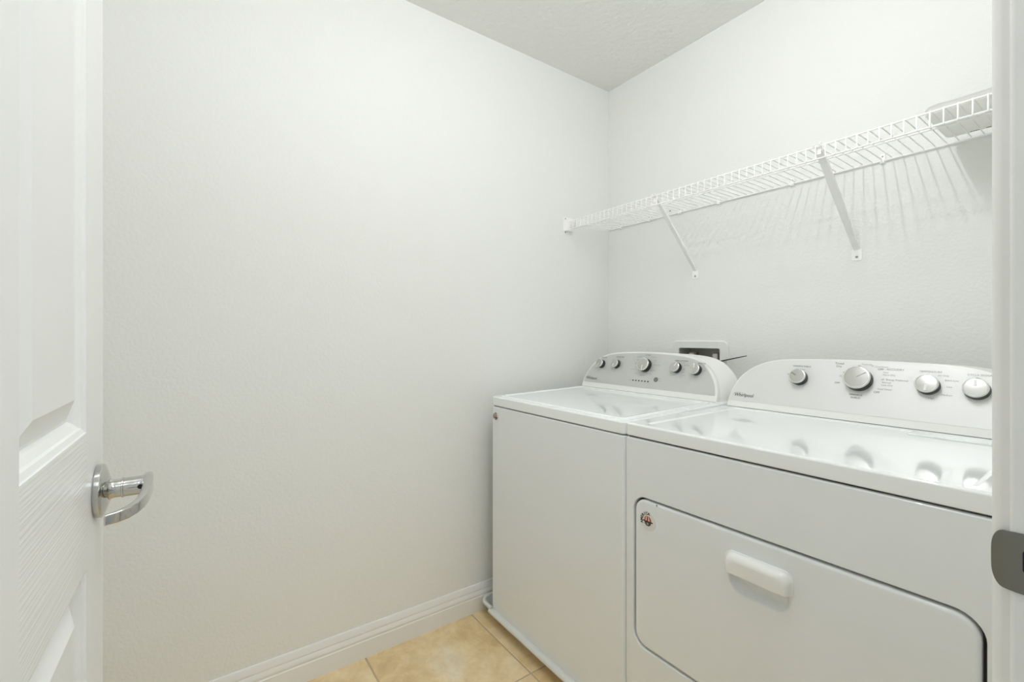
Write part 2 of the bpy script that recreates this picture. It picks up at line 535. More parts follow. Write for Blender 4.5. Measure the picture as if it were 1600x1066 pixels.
# back, edges
q([(0, DT, ZB), (0, DT, ZT), (DW, DT, ZT), (DW, DT, ZB)])
q([(0, 0, ZB), (0, 0, ZT), (0, DT, ZT), (0, DT, ZB)])
q([(DW - eb, 0, ZB), (DW, eb, ZB), (DW, eb, ZT), (DW - eb, 0, ZT)])
q([(DW, eb, ZB), (DW, DT, ZB), (DW, DT, ZT), (DW, eb, ZT)])
q([(0, 0, ZT), (DW - eb, 0, ZT), (DW, eb, ZT), (DW, DT, ZT), (0, DT, ZT)])
q([(0, 0, ZB), (0, DT, ZB), (DW, DT, ZB), (DW, eb, ZB), (DW - eb, 0, ZB)])
bmesh.ops.remove_doubles(bm, verts=bm.verts[:], dist=0.00002)
sub('door_slab', bm, [GRAIN_V, GRAIN_H], door, smooth=14)
for x0, x1, z0, z1 in rects:
    bm = BM()
    i0 = 0.0195
    def rc(ins, d): return [(x0 + ins, d, z0 + ins), (x1 - ins, d, z0 + ins), (x1 - ins, d, z1 - ins), (x0 + ins, d, z1 - ins)]
    loft(bm, [rc(i0, RD + 0.004), rc(i0, RD), rc(i0 + 0.022, 0.0032), rc(i0 + 0.0235, 0.0026), rc(i0 + 0.026, 0.0024)])
    sub('panel', bm, GRAIN_V, door, smooth=12)
# hinges on the hinge edge
for z in (0.25, 1.02, 1.80):
    bm = BM(); tube(bm, [(-0.004, 0.040, z - 0.045), (-0.004, 0.040, z + 0.045)], 0.005, 12)
    sub('hinge', bm, NICKEL, door)
# latch plate on the free edge
bm = BM(); box(bm, DW - 0.0005, DW + 0.001, 0.006, 0.030, 0.93, 0.987, 0.0004, 1)
sub('latch_plate', bm, NICKEL, door)

# lever handle; local out-of-face is -y
hx, hz = 0.7045, 0.958
def ylathe(prof, seg=48):
    b_ = BM(); lathe(b_, prof, seg)
    bmesh.ops.rotate(b_, verts=b_.verts[:], cent=(0, 0, 0), matrix=Matrix.Rotation(R(90), 3, 'X'))
    bmesh.ops.translate(b_, verts=b_.verts[:], vec=(hx, 0, hz))
    return b_
handle = sub('door_handle', ylathe([(0.0325, 0.0), (0.0333, 0.0015), (0.0333, 0.0062), (0.0318, 0.0078), (0.0290, 0.0088), (0.020, 0.0118), (0.0150, 0.0132)]),
             CHROME, door, label='polished chrome lever handle on a round rose')
sub('neck', ylathe([(0.0150, 0.012), (0.0122, 0.0150), (0.0116, 0.018), (0.0116, 0.0245), (0.0128, 0.0250), (0.0128, 0.0268), (0.0120, 0.0272), (0.0120, 0.0400)]), CHROME, handle)
# lever: flat-sided bar sweeping toward the hinge and curling back at its end
LV = []   # (x toward hinge is -, out, z, half height, half thickness)
bm = BM()
cpts = [(-0.014, 0.050), (-0.004, 0.0515), (0.010, 0.0525), (0.030, 0.0530), (0.052, 0.0525), (0.070, 0.0505), (0.085, 0.0465), (0.096, 0.0405), (0.1035, 0.0320), (0.1075, 0.0225)]
hh = [0.0100, 0.0128, 0.0125, 0.0106, 0.0090, 0.0080, 0.0074, 0.0070, 0.0066, 0.0060]
th = [0.0030, 0.0050, 0.0052, 0.0046, 0.0042, 0.0040, 0.0037, 0.0034, 0.0031, 0.0028]
dz = [0.002, 0.002, 0.0015, 0.0, -0.0015, -0.003, -0.004, -0.005, -0.006, -0.0065]
rings = []
for i, (dx, out) in enumerate(cpts):
    a = cpts[max(0, i - 1)]; b_ = cpts[min(len(cpts) - 1, i + 1)]
    tx, to = b_[0] - a[0], b_[1] - a[1]
    L_ = math.hypot(tx, to); nx, no = -to / L_, tx / L_
    ring = []
    for u, v in rrect(-th[i], th[i], -hh[i], hh[i], th[i] * 0.75, 3):
        ring.append((hx - (dx + nx * u), -(out + no * u), hz + dz[i] + v))
    rings.append(ring)
loft(bm, rings)
sub('lever', bm, CHROME, handle, smooth=50)
bm = BM(); lathe(bm, [(0.012, 0), (0.0125, 0.010), (0.011, 0.0145)], 32)
bmesh.ops.rotate(bm, verts=bm.verts[:], cent=(0, 0, 0), matrix=Matrix.Rotation(R(90), 3, 'X'))
bmesh.ops.translate(bm, verts=bm.verts[:], vec=(hx, -0.038, hz))
sub('lever_hub', bm, CHROME, handle)
bm = BM(); lathe(bm, [(0.0030, 0), (0.0030, 0.0012)], 16)
bmesh.ops.rotate(bm, verts=bm.verts[:], cent=(0, 0, 0), matrix=Matrix.Rotation(R(-90), 3, 'Y'))
bmesh.ops.translate(bm, verts=bm.verts[:], vec=(hx - 0.0115, -0.0445, hz + 0.001))
sub('set_screw', bm, BLACK, handle, label='small dark set screw')

# ------------------------------------------------------------------ ceiling lamp (above the frame, it lights the room)
lamp = thing('ceiling_light', LAMP_POS, 'white ceiling light bar with three bare bulbs above the laundry appliances', 'ceiling light')
lx, ly, lz = LAMP_POS
bm = BM(); box(bm, lx - 0.040, lx + 0.040, BULB_Y[-1] - 0.10, BULB_Y[0] + 0.10, lz - 0.025, lz, 0.004, 2)
obj('base', bm, TRIM, lamp)
for by in BULB_Y:
    bm = BM(); lathe(bm, [(0.020, -0.024), (0.018, -0.050), (0.014, -0.056), (0.013, -0.061)], 20)
    obj('socket', bm, TRIM, lamp, loc=(lx, by, lz))

# ------------------------------------------------------------------ wire shelf
SZ = 1.7145
SF, SB = -0.300, -0.006
XS0, XS1 = 0.012, 1.556
shelf = thing('wire_shelf', (0.78, 0.0, SZ), 'long white wire shelf on the back wall above the washer and dryer', 'shelf')
WR = 0.0017
bm = BM()
tube(bm, [(0, SB, 0.0), (0, SF + 0.006, 0.0), (0, SF + 0.0018, -0.0018), (0, SF, -0.006), (0, SF, -0.0415)], WR, 6)
wire_me = finish(bm, 'wire', SHELF, 40)
x = 1.4326 - 56 * 0.02515
k = 0
while x < XS1 - 0.004:
    o = bpy.data.objects.new('wire', wire_me)
    link(o, shelf)
    o.location = (x - 0.78, 0, 0)
    x += 0.02515
for n_, y, z, r in (('front_rail', SF + 0.0042, SZ - 0.0035, 0.0026), ('lip_rail', SF + 0.0042, SZ - 0.0400, 0.0026), ('back_rail', SB, SZ - 0.0035, 0.0030),
                    ('middle_rail', -0.171, SZ - 0.0040, 0.0024)):
    bm = BM(); tube(bm, [(XS0, y, z), (XS1, y, z)], r, 8)
    obj(n_, bm, SHELF, shelf, smooth=40)
# wall clips under the back rail
for cx in (0.0872, 0.262, 0.4275, 0.6114, 0.8933, 1.1572, 1.42):
    bm = BM()
    box(bm, cx - 0.0065, cx + 0.0065, -0.006, 0.0, SZ - 0.012, SZ + 0.018, 0.002, 2)
    box(bm, cx - 0.0060, cx + 0.0060, -0.0125, -0.003, SZ - 0.0115, SZ - 0.001, 0.003, 2)
    c_ = obj('wall_clip', bm, SHELF, shelf, smooth=40)
    bm = BM(); lathe(bm, [(0.0026, 0), (0.0018, 0.0012)], 10)
    bmesh.ops.rotate(bm, verts=bm.verts[:], cent=(0, 0, 0), matrix=Matrix.Rotation(R(90), 3, 'X'))
    bmesh.ops.translate(bm, verts=bm.verts[:], vec=(cx, -0.006, SZ + 0.010))
    obj('screw', bm, SCREW, c_)
# diagonal brackets: channel-section arms with a foot plate
def make_bracket(cx, cxt, wide):
    lip = Vector((cxt, SF + 0.010, SZ - 0.010)); foot = Vector((cx, -0.004, 1.440))
    d = (foot - lip).normalized()
    sxv = Vector((1, 0, 0)); sxv = (sxv - d * sxv.dot(d)).normalized()
    nrm = sxv.cross(d).normalized()
    if nrm.y > 0: nrm = -nrm            # outward, toward the room
    def ring(c, w, dep):
        t = 0.0016
        pts = [(-w, -dep), (-w, 0), (w, 0), (w, -dep), (w - t, -dep), (w - t, -t), (-w + t, -t), (-w + t, -dep)]
        return [c + sxv * a + nrm * b for a, b in pts]
    bm = BM()
    ws = [(0.0, wide * 0.75, 0.006), (0.05, wide * 0.95, 0.010), (0.5, wide, 0.011), (0.93, wide * 0.82, 0.009), (1.0, wide * 0.72, 0.004)]
    rings = [ring(lip.lerp(foot, f), w, dp) for f, w, dp in ws]
    loft(bm, rings)
    b_ = obj('bracket', bm, SHELF, shelf, smooth=40)
    bm = BM()
    loft(bm, [[(u, 0.0, z) for u, z in rrect(cx - 0.0145, cx + 0.0145, 1.4055, 1.442, 0.004, 4)],
              [(u, -0.002, z) for u, z in rrect(cx - 0.0145, cx + 0.0145, 1.4055, 1.442, 0.004, 4)],
              [(u, -0.0028, z) for u, z in rrect(cx - 0.0137, cx + 0.0137, 1.4063, 1.4412, 0.004, 4)]])
    obj('foot_plate', bm, SHELF, b_)
    bm = BM(); lathe(bm, [(0.0042, 0), (0.0038, 0.0014), (0.0012, 0.002)], 14)
    bmesh.ops.rotate(bm, verts=bm.verts[:], cent=(0, 0, 0), matrix=Matrix.Rotation(R(90), 3, 'X'))
    bmesh.ops.translate(bm, verts=bm.verts[:], vec=(cx, -0.0027, 1.4175))
    obj('screw', bm, SCREW, b_)
    # hooked head over the front rail
    bm = BM()
    for s in (-1, 1):
        tube(bm, [(cxt + s * wide * 0.7, SF + 0.012, SZ - 0.016), (cxt + s * wide * 0.8, SF + 0.010, SZ + 0.001), (cxt + s * wide * 0.85, SF + 0.002, SZ + 0.0035),
                  (cxt + s * wide * 0.85, SF - 0.003, SZ - 0.001)], 0.0018, 6)
    box(bm, cxt - wide * 0.75, cxt + wide * 0.75, SF + 0.009, SF + 0.0105, SZ - 0.026, SZ + 0.001, 0.0005, 1)
    obj('hook', bm, SHELF, b_, smooth=40)
make_bracket(0.5025, 0.5120, 0.0085)
make_bracket(1.0878, 1.0840, 0.0100)
# end bracket on the left wall
bm = BM()
box(bm, 0.0, 0.0025, -0.318, -0.258, SZ - 0.058, SZ + 0.020, 0.0008, 1)
box(bm, 0.0, 0.022, -0.312, -0.268, SZ - 0.048, SZ - 0.045, 0.0008, 1)
box(bm, 0.0, 0.020, -0.2955 - 0.0015, -0.2955 + 0.0, SZ - 0.048, SZ + 0.006, 0.0005, 1)
box(bm, 0.0, 0.020, -0.271, -0.269, SZ - 0.048, SZ + 0.006, 0.0005, 1)
eb_ = obj('end_bracket', bm, SHELF, shelf, smooth=40)
for z in (SZ + 0.013, SZ - 0.053):
    bm = BM(); lathe(bm, [(0.0034, 0), (0.0028, 0.0014)], 12)
    bmesh.ops.rotate(bm, verts=bm.verts[:], cent=(0, 0, 0), matrix=Matrix.Rotation(R(90), 3, 'Y'))
    bmesh.ops.translate(bm, verts=bm.verts[:], vec=(0.0024, -0.305, z))
    obj('screw', bm, SCREW, eb_)

# dark screw hole left in the wall behind the shelf
bm = BM(); lathe(bm, [(0.0034, 0.0), (0.0034, 0.0008), (0.0022, 0.0009)], 14)
bmesh.ops.rotate(bm, verts=bm.verts[:], cent=(0, 0, 0), matrix=Matrix.Rotation(R(90), 3, 'X'))
bmesh.ops.translate(bm, verts=bm.verts[:], vec=(0.3743, 0, 1.7298))
o = obj('wall_screw', bm, KNOB_DARK, origin=(0.3743, 0, 1.7298))
props(o, 'tiny dark screw in the back wall just above the shelf rail', 'screw')

# packet of papers lying on the shelf
PZ = SZ + WR + 0.0004
packet = thing('paper_packet', (1.42, -0.15, PZ), 'flat white plastic packet lying on the wire shelf beside the doorway', 'packet')
bm = BM()
px0, px1, py0, py1 = 1.313, 1.535, -0.264, -0.040
def pr_(ins, z, wob=0.0):
    pts = []
    for i, (u, v) in enumerate(rrect(px0 + ins, px1 - ins, py0 + ins, py1 - ins, 0.012, 4)):
        pts.append((u, v, PZ + z + wob * math.sin(i * 1.9)))
    return pts
loft(bm, [pr_(0.002, 0.0), pr_(0.0, 0.002), pr_(0.0, 0.016, 0.0015), pr_(0.004, 0.022, 0.002), pr_(0.020, 0.030, 0.002), pr_(0.055, 0.036, 0.001)])
obj('bag', bm, PAPER, packet, smooth=40)
bm = BM()
random.seed(9)
xx = 1.362
for wd, gp in ((0.004, 0.0015), (0.003, 0.0012), (0.0045, 0.0012), (0.003, 0.012), (0.010, 0.004), (0.006, 0.002)):
    for yy in (-0.0475,):
        box(bm, xx, xx + wd, yy - 0.0022, yy + 0.0022, PZ - 0.0003, PZ + 0.0001)
    xx += wd + gp
obj('print_mark', bm, INK, packet, smooth=0)['kind'] = 'stuff'

# ------------------------------------------------------------------ laundry outlet box in the back wall
ob = thing('outlet_box', (0.52, 0, 0.93), 'white recessed plumbing outlet box in the wall behind the washer', 'outlet box')
bm = BM()
o0 = rrect(0.391, 0.652, 0.900, 1.1375, 0.022, 6)
o1 = rrect(0.394, 0.649, 0.903, 1.1345, 0.020, 6)
i0_ = rrect(bx0, bx1, bz0, bz1, 0.008, 6)
loft(bm, [[(u, 0.0, v) for u, v in o0], [(u, -0.006, v) for u, v in o0], [(u, -0.0085, v) for u, v in o1],
          [(u, -0.0075, v) for u, v in i0_], [(u, 0.010, v) for u, v in i0_]], cap0=False, cap1=False)
obj('frame', bm, PLASTIC, ob)
bm = BM()
rb = rrect(bx0 + 0.002, bx1 - 0.002, bz0 + 0.002, bz1 - 0.002, 0.008, 6)
rb2 = rrect(bx0 - 0.0, bx1 - 0.0, bz0, bz1, 0.008, 6)
loft(bm, [[(u, 0.0, v) for u, v in rb2], [(u, 0.085, v) for u, v in rb]], cap0=False, cap1=True)
obj('recess', bm, BOXGREY, ob)
for vx, vy in ((0.471, 0.040), (0.584, 0.040)):
    bm = BM()
    tube(bm, [(vx, vy, 0.96), (vx, vy, 1.055)], 0.011, 14)
    tube(bm, [(vx, vy, 1.040), (vx, vy - 0.030, 1.040)], 0.009, 14)
    box(bm, vx - 0.017, vx + 0.017, vy - 0.012, vy + 0.014, 1.050, 1.088, 0.004, 2)
    v_ = obj('valve', bm, COPPER, ob)
    bm = BM()
    box(bm, vx - 0.012, vx + 0.010, vy - 0.026, vy - 0.014, 1.045, 1.083, 0.004, 2)
    obj('lever', bm, VALVE, v_)

# black cable stub poking out beside the box
cb = BM()
tube(cb, [(0.592, 0.012, 1.052), (0.604, -0.006, 1.0525), (0.622, -0.013, 1.0535), (0.640, -0.0155, 1.0575), (0.690, -0.019, 1.0695), (0.735, -0.020, 1.0800)], [0.003, 0.003, 0.0028, 0.0025, 0.0022, 0.0016], 8)
o = obj('wire_end', cb, CABLE, origin=(0.640, -0.0155, 1.0575))
props(o, 'loose black wire end sticking out sideways from the plumbing outlet box', 'cable')

# ------------------------------------------------------------------ shared appliance builders
def profile_curve(half, n=10):
    """half = [(dx, h)] from base to the middle; returns an open smooth polyline, left base -> over the top -> right base"""
    pts = [Vector((-a, h)) for a, h in half] + [Vector((a, h)) for a, h in half[::-1][1:]]
    out = []
    P = [pts[0] * 2 - pts[1]] + pts + [pts[-1] * 2 - pts[-2]]
    for i in range(1, len(P) - 2):
        for k in range(n):
            t = k / n
            p0, p1, p2, p3 = P[i - 1], P[i], P[i + 1], P[i + 2]
            out.append(0.5 * ((2 * p1) + (-p0 + p2) * t + (2 * p0 - 5 * p1 + 4 * p2 - p3) * t * t + (-p0 + 3 * p1 - 3 * p2 + p3) * t ** 3))
    out.append(pts[-1])
    return [(p.x, p.y) for p in out]

def inset_curve(cv, d):
    out = []
    for i, (x, y) in enumerate(cv):
        a = cv[max(0, i - 1)]; b = cv[min(len(cv) - 1, i + 1)]
        tx, ty = b[0] - a[0], b[1] - a[1]
        L_ = math.hypot(tx, ty) or 1
        out.append((x + ty / L_ * d, y - tx / L_ * d))
    return out

class Face:
    """tilted console face: (x, h, d) -> world, d out of the face"""
    def __init__(s, cx, y0, z0, y1, z1):
        t = Vector((0, y1 - y0, z1 - z0)).normalized()
        s.cx, s.o, s.t = cx, Vector((cx, y0, z0)), t
        s.n = Vector((0, -t.z, t.y))
        s.th = math.atan2(t.z, t.y)
    def __call__(s, x, h, d=0.0):
        return s.o + Vector((x - s.cx, 0, 0)) + s.t * h + s.n * d

def console(root, F, half, back_half, back_y, panel_mat, foot, panel_bot, z_base):
    cv = profile_curve(half)
    cx = F.cx
    # shell: front trim ring -> seam -> rear shell
    def ringF(curve, d, yoff=0.0):
        return [tuple(F(cx + a, b, d) + Vector((0, yoff, 0))) for a, b in curve]
    def floor_pts(r):
        return r
    bcv = profile_curve(back_half)
    bm = BM()
    f0 = inset_curve(cv, 0.0045); f0[0] = (f0[0][0], 0.0); f0[-1] = (f0[-1][0], 0.0)
    c1 = inset_curve(cv, 0.0012)
    rings = [ringF(f0, 0.0), ringF(c1, -0.0012), ringF(cv, -0.005), ringF(cv, -0.020)]
    loft(bm, rings, closed=True)
    trim = obj('console_trim', bm, PLASTIC, root, smooth=50)
    bm = BM()
    seam = inset_curve(cv, 0.002)
    def ringB(t):
        o_ = []
        for (a, b), (a2, b2) in zip(seam, bcv):
            p = F(cx + a, b, -0.021)
            qv = Vector((cx + a2, back_y, z_base + b2))
            o_.append(tuple(p.lerp(qv, t)))
        return o_
    b2 = inset_curve(cv, -0.0005)
    rings = [ringF(seam, -0.0205), ringF(b2, -0.0225)]
    for t in (0.25, 0.5, 0.75, 1.0):
        rings.append(ringB(t))
    loft(bm, rings, closed=True)
    obj('console_shell', bm, PLASTIC, root, smooth=50)
    # face panel, inset in the trim, above the white foot strip
    pv = [(a, b) for a, b in inset_curve(cv, panel_bot[1]) if b > panel_bot[0]]
    xa = pv[0][0]; xb = pv[-1][0]
    poly = [(xa, panel_bot[0])] + pv + [(xb, panel_bot[0])]
    poly = [poly[0]] + [p for i, p in enumerate(poly[1:-1])] + [poly[-1]]
    bm = BM()
    loft(bm, [[tuple(F(cx + a, b, -0.001)) for a, b in poly], [tuple(F(cx + a, b, 0.0008)) for a, b in poly]])
    pan = obj('control_panel', bm, panel_mat, root, smooth=30)
    # dark shadow gap under the console
    return trim, pan

def knob(root, F, x, h, r, ang, ht=0.024, pointer=POINTER, bar=0.0, ptr_len=(0.15, 0.92)):
    """x, h = where the cap centre projects on the face; dark skirt, silver face"""
    bm = BM()
    lathe(bm, [(r * 0.99, 0.0), (r * 1.0, 0.002), (r * 0.97, ht * 0.75), (r * 0.95, ht * 0.80)], 48)
    kb = obj('control_knob', bm, KNOB_DARK, root, loc=F(x, h, 0.001), rot=(F.th, 0, 0), smooth=40)
    bm = BM()
    lathe(bm, [(r * 0.96, ht * 0.76), (r * 0.985, ht * 0.82), (r * 0.965, ht * 0.95), (r * 0.90, ht), (r * 0.84, ht), (r * 0.83, ht - 0.0008)], 48)
    sub('knob_ring', bm, KNOB_RING, kb, smooth=40)
    bm = BM()
    lathe(bm, [(r * 0.835, ht - 0.002), (r * 0.825, ht - 0.0003), (r * 0.5, ht + 0.0003), (r * 0.02, ht + 0.0005)], 48)
    sub('knob_cap', bm, KNOB_FACE, kb, smooth=60)
    bm = BM()
    w = 0.0016 + bar
    box(bm, -w, w, r * ptr_len[0], r * ptr_len[1], ht - 0.0005, ht + 0.0011, 0.0003, 1)
    sub('pointer', bm, pointer, kb, rot=(0, 0, -ang))
    return kb

def badge(root, cx, cz, y, r, letters=True):
    """round sticker: arched wording, striped dome over a dark band with a pale star shape"""
    def P(x, z, d): return (cx + x, y - d, cz + z)
    N = 36
    bm = BM()
    loft(bm, [[P(r * math.cos(2 * math.pi * i / N), r * math.sin(2 * math.pi * i / N), d) for i in range(N)] for d in (0, 0.0006)])
    st = obj('sticker', bm, STICK, root, smooth=0, label='round sticker with red stripes and black lettering')
    # pale dome (upper half disc)
    r2 = r * 0.56
    bm = BM()
    loft(bm, [[P(r2 * math.cos(math.pi * i / 18), r2 * math.sin(math.pi * i / 18), d) for i in range(19)] for d in (0.0004, 0.0008)])
    obj('dome', bm, PINK, st, smooth=0)
    bm = BM()
    for u0, u1 in ((-0.78, -0.55), (-0.22, 0.12), (0.45, 0.78)):
        ring = []
        for i in range(9):
            a = math.pi / 2 * i / 8
            ring.append((u0 * r2 * math.cos(a) * 0.98, r2 * math.sin(a) * 0.98 + 0.0))
        ring2 = [(u1 * r2 * math.cos(math.pi / 2 * i / 8) * 0.98, r2 * math.sin(math.pi / 2 * i / 8) * 0.98) for i in range(8)]
        poly = ring + ring2[::-1]
        loft(bm, [[P(a, b, d) for a, b in poly] for d in (0.0007, 0.0011)])
    obj('stripe', bm, RED, st, smooth=0)
    bm = BM()
    lower = [(-r2 * 1.12, r2 * 0.02), (r2 * 1.12, r2 * 0.02), (r2 * 1.12, -r2 * 0.2)] + [(r2 * 0.72 * math.cos(-math.pi * i / 12) , -r2 * 0.2 - r2 * 0.72 * math.sin(math.pi * i / 12)) for i in range(13)] + [(-r2 * 1.12, -r2 * 0.2)]
    loft(bm, [[P(a, b, d) for a, b in lower] for d in (0.0007, 0.0011)])
    obj('dark_band', bm, INK, st, smooth=0)
    bm = BM()
    star = []
    for i in range(10):
        rr = r2 * (0.34 if i % 2 == 0 else 0.15)
        a = math.pi / 2 + i * math.pi / 5
        star.append((rr * math.cos(a), -r2 * 0.48 + rr * math.sin(a)))
    loft(bm, [[P(a, b, d) for a, b in star] for d in (0.0010, 0.0014)])
    obj('star', bm, PAPER, st, smooth=0)
    if letters:
        bm = BM()
        word = 'AMERICA'
        items = []
        for i, ch in enumerate(word):
            a = R(200 - i * 20)
            rr = r * 0.78
            items.append((ch, rr * math.cos(a), rr * math.sin(a), r * 0.40, 'CENTER', 0, a - math.pi / 2, 1.0, 0.00045))
        text_into(bm, items, lambda u, v: P(u, v, 0.0009))
        obj('lettering', bm, INK, st, smooth=0, fix=False)['kind'] = 'stuff'

# ------------------------------------------------------------------ drain pan under the washer
pan = thing('drain_pan', (0.40, -0.44, 0.0), 'shallow grey-white plastic drain pan under the top-load washer', 'drain pan')
PX0, PX1, PY0, PY1, PR = 0.018, 0.786, -0.808, -0.060, 0.050
def rim_path():
    pts = []
    pts.append(((0.112, PY0), (0, -1)))
    pts.append(((PX0 + PR, PY0), (0, -1)))
    def arc(cx, cy, a0, a1):
        for i in range(1, 9):
            a = R(a0 + (a1 - a0) * i / 9)
            pts.append(((cx + PR * math.cos(a), cy + PR * math.sin(a)), (math.cos(a), math.sin(a))))
    arc(PX0 + PR, PY0 + PR, 270, 180)
    pts.append(((PX0, PY0 + PR), (-1, 0))); pts.append(((PX0, PY1 - PR), (-1, 0)))
    arc(PX0 + PR, PY1 - PR, 180, 90)
    pts.append(((PX0 + PR, PY1), (0, 1))); pts.append(((PX1 - PR, PY1), (0, 1)))
    arc(PX1 - PR, PY1 - PR, 90, 0)
    pts.append(((PX1, PY1 - PR), (1, 0))); pts.append(((PX1, PY0 + PR), (1, 0)))
    arc(PX1 - PR, PY0 + PR, 0, -90)
    pts.append(((PX1 - PR, PY0), (0, -1))); pts.append(((0.72, PY0), (0, -1)))
    return pts
RIM = [(-0.046, 0.002), (-0.0160, 0.054), (-0.0138, 0.0645), (-0.0095, 0.0675), (-0.0035, 0.0670), (0.0, 0.0635), (0.0005, 0.0565),
       (-0.0020, 0.0565), (-0.0025, 0.0615), (-0.005, 0.0640), (-0.0090, 0.0640), (-0.0115, 0.0615), (-0.0140, 0.052), (-0.0430, 0.002)]
bm = BM(); strip(bm, rim_path(), RIM)
obj('pan_wall', bm, PAN, pan, smooth=40)
bm = BM()
loft(bm, [[(u, v, 0.0008) for u, v in rrect(PX0 + 0.043, PX1 - 0.043, PY0 + 0.083, PY1 - 0.043, 0.012, 5)],
          [(u, v, 0.0035) for u, v in rrect(PX0 + 0.043, PX1 - 0.043, PY0 + 0.083, PY1 - 0.043, 0.012, 5)]])
obj('pan_floor', bm, PAN, pan)
FR = [(-0.085, 0.002), (-0.0120, 0.048), (-0.0166, 0.0520), (-0.0166, 0.0575), (-0.0060, 0.0600), (-0.0010, 0.0600), (0.0040, 0.0570), (0.0062, 0.0520), (0.0062, 0.0465), (0.0035, 0.0460),
      (0.0033, 0.0510), (-0.0005, 0.0550), (-0.0050, 0.0560), (-0.0075, 0.0530), (-0.0100, 0.0455), (-0.0820, 0.002)]
bm = BM(); strip(bm, [((0.104, PY0), (0, -1)), ((0.728, PY0), (0, -1))], FR)
obj('front_panel', bm, PAN, pan, smooth=40)

# ------------------------------------------------------------------ washer
WX0, WX1, WYF, WYB = 0.0945, 0.7880, -0.791, -0.125
wash = thing('washing_machine', (0.44, -0.45, 0.0), 'white top-load washer with grey control panel beside the left wall', 'washing machine')
def vbox(x0, x1, y0, y1, z0, z1, r, edge=0.0, seg=5):
    """box with rounded vertical corners and softened top and bottom edges"""
    b_ = BM()
    def ring(ins, z): return [(u, v, z) for u, v in rrect(x0 + ins, x1 - ins, y0 + ins, y1 - ins, max(r - ins, 0.001), seg)]
    rings = []
    if edge:
        for k in range(4):
            a = R(90 * k / 3); rings.append(ring(edge * (1 - math.sin(a)), z0 + edge * (1 - math.cos(a))))
        for k in range(4):
            a = R(90 * k / 3); rings.append(ring(edge * (1 - math.cos(a)), z1 - edge * (1 - math.sin(a))))
    else:
        rings = [ring(0, z0), ring(0, z1)]
    return loft(b_, rings)
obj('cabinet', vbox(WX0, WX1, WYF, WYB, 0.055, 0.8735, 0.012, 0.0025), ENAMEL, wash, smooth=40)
obj('gap_strip', vbox(WX0 + 0.006, WX1 - 0.006, WYF + 0.006, WYB, 0.870, 0.882, 0.008), GAP_SHADE_GREY, wash)  # grey filler painting the shade between cabinet and deck
for fx in (0.16, 0.71):
    for fy in (-0.69, -0.18):
        bm = BM(); lathe(bm, [(0.022, 0.0036), (0.022, 0.012), (0.010, 0.014), (0.010, 0.057)], 20)
        obj('foot', bm, KNOB_DARK, wash, loc=(fx, fy, 0))
# deck: slopes up slightly toward the console
SL = 0.022
def ztop(y): return 0.9130 + (y - WYF) * SL
bm = BM()
def dring(ins, z, top):
    out = []
    for u, v in rrect(WX0 + ins, WX1 - ins, WYF + ins, WYB - ins, max(0.014 - ins, 0.002), 5):
        out.append((u, v, ztop(v) + z if top else z))
    return out
rings = [dring(0.004, 0.8775, False), dring(0.001, 0.8785, False), dring(0, 0.8805, False)]
for k in range(5):
    a = R(90 * k / 4); rings.append(dring(0.0045 * (1 - math.cos(a)), -0.0045 * (1 - math.sin(a)), True))
loft(bm, rings)
obj('top_deck', bm, ENAMEL_TOP_LIT, wash, smooth=40)
# lid with raised lip and shallow dished middle
LX0, LX1, LY0, LY1 = WX0 + 0.022, WX1 - 0.022, WYF + 0.020, -0.310
bm = BM()
def lring(ins, z, r): return [(u, v, ztop(v) + z) for u, v in rrect(LX0 + ins, LX1 - ins, LY0 + ins, LY1 - ins, r, 6)]
loft(bm, [lring(0.0, -0.001, 0.024), lring(0.0, 0.0012, 0.024), lring(0.0012, 0.0032, 0.023), lring(0.004, 0.0046, 0.022), lring(0.011, 0.0048, 0.02), lring(0.015, 0.0040, 0.018),
          lring(0.022, 0.0018, 0.016), lring(0.028, 0.0010, 0.014)])
obj('lid', bm, ENAMEL_TOP_LIT, wash, smooth=60)
# console
WF = Face(0.4325, -0.290, 0.9255, -0.232, 1.083)
whalf = [(0.335, 0.0), (0.3335, 0.028), (0.327, 0.055), (0.315, 0.082), (0.296, 0.110), (0.266, 0.138), (0.222, 0.160), (0.165, 0.1705), (0.09, 0.176), (0.0, 0.1785)]
wback = [(0.348, 0.0), (0.347, 0.030), (0.340, 0.058), (0.327, 0.086), (0.306, 0.112), (0.276, 0.135), (0.231, 0.150), (0.170, 0.157), (0.09, 0.160), (0.0, 0.161)]
trim_, wpanel = console(wash, WF, whalf, wback, -0.150, PANEL_GREY, None, (0.0215, 0.0085), 0.9255)
bm = BM(); box(bm, WF.cx - 0.333, WF.cx + 0.333, -0.2885, -0.16, 0.9215, 0.9262); obj('console_gap', bm, GAP_SHADE_GREY, wash, smooth=0)
for kx, kh, kr, an in ((0.193, 0.1105, 0.0195, 3.6), (0.281, 0.1140, 0.0195, 3.5), (0.4355, 0.1165, 0.0285, 3.05), (0.584, 0.1150, 0.0210, 0.5), (0.669, 0.1110, 0.0210, -0.1)):
    knob(wash, WF, kx, kh, kr, an, 0.024 if kr > 0.025 else 0.021, pointer=POINTER, bar=0.0)
bm = BM(); lathe(bm, [(0.0100, 0), (0.0100, 0.0012), (0.0088, 0.0016), (0.0084, 0.0006), (0.0045, 0.0006), (0.0042, 0.0012), (0.0008, 0.0014)], 28)
obj('start_button', bm, BUTTON, wash, loc=WF(0.5005, 0.0605, 0.0008), rot=(WF.th, 0, 0))
for i in range(6):
    bm = BM(); box(bm, -0.0036, 0.0036, -0.0027, 0.0027, 0.0, 0.0007, 0.0003, 1)
    obj('indicator_light', bm, INK, wash, loc=WF(0.3885 + i * 0.0152, 0.0495, 0.0007), rot=(WF.th, 0, 0), smooth=0)
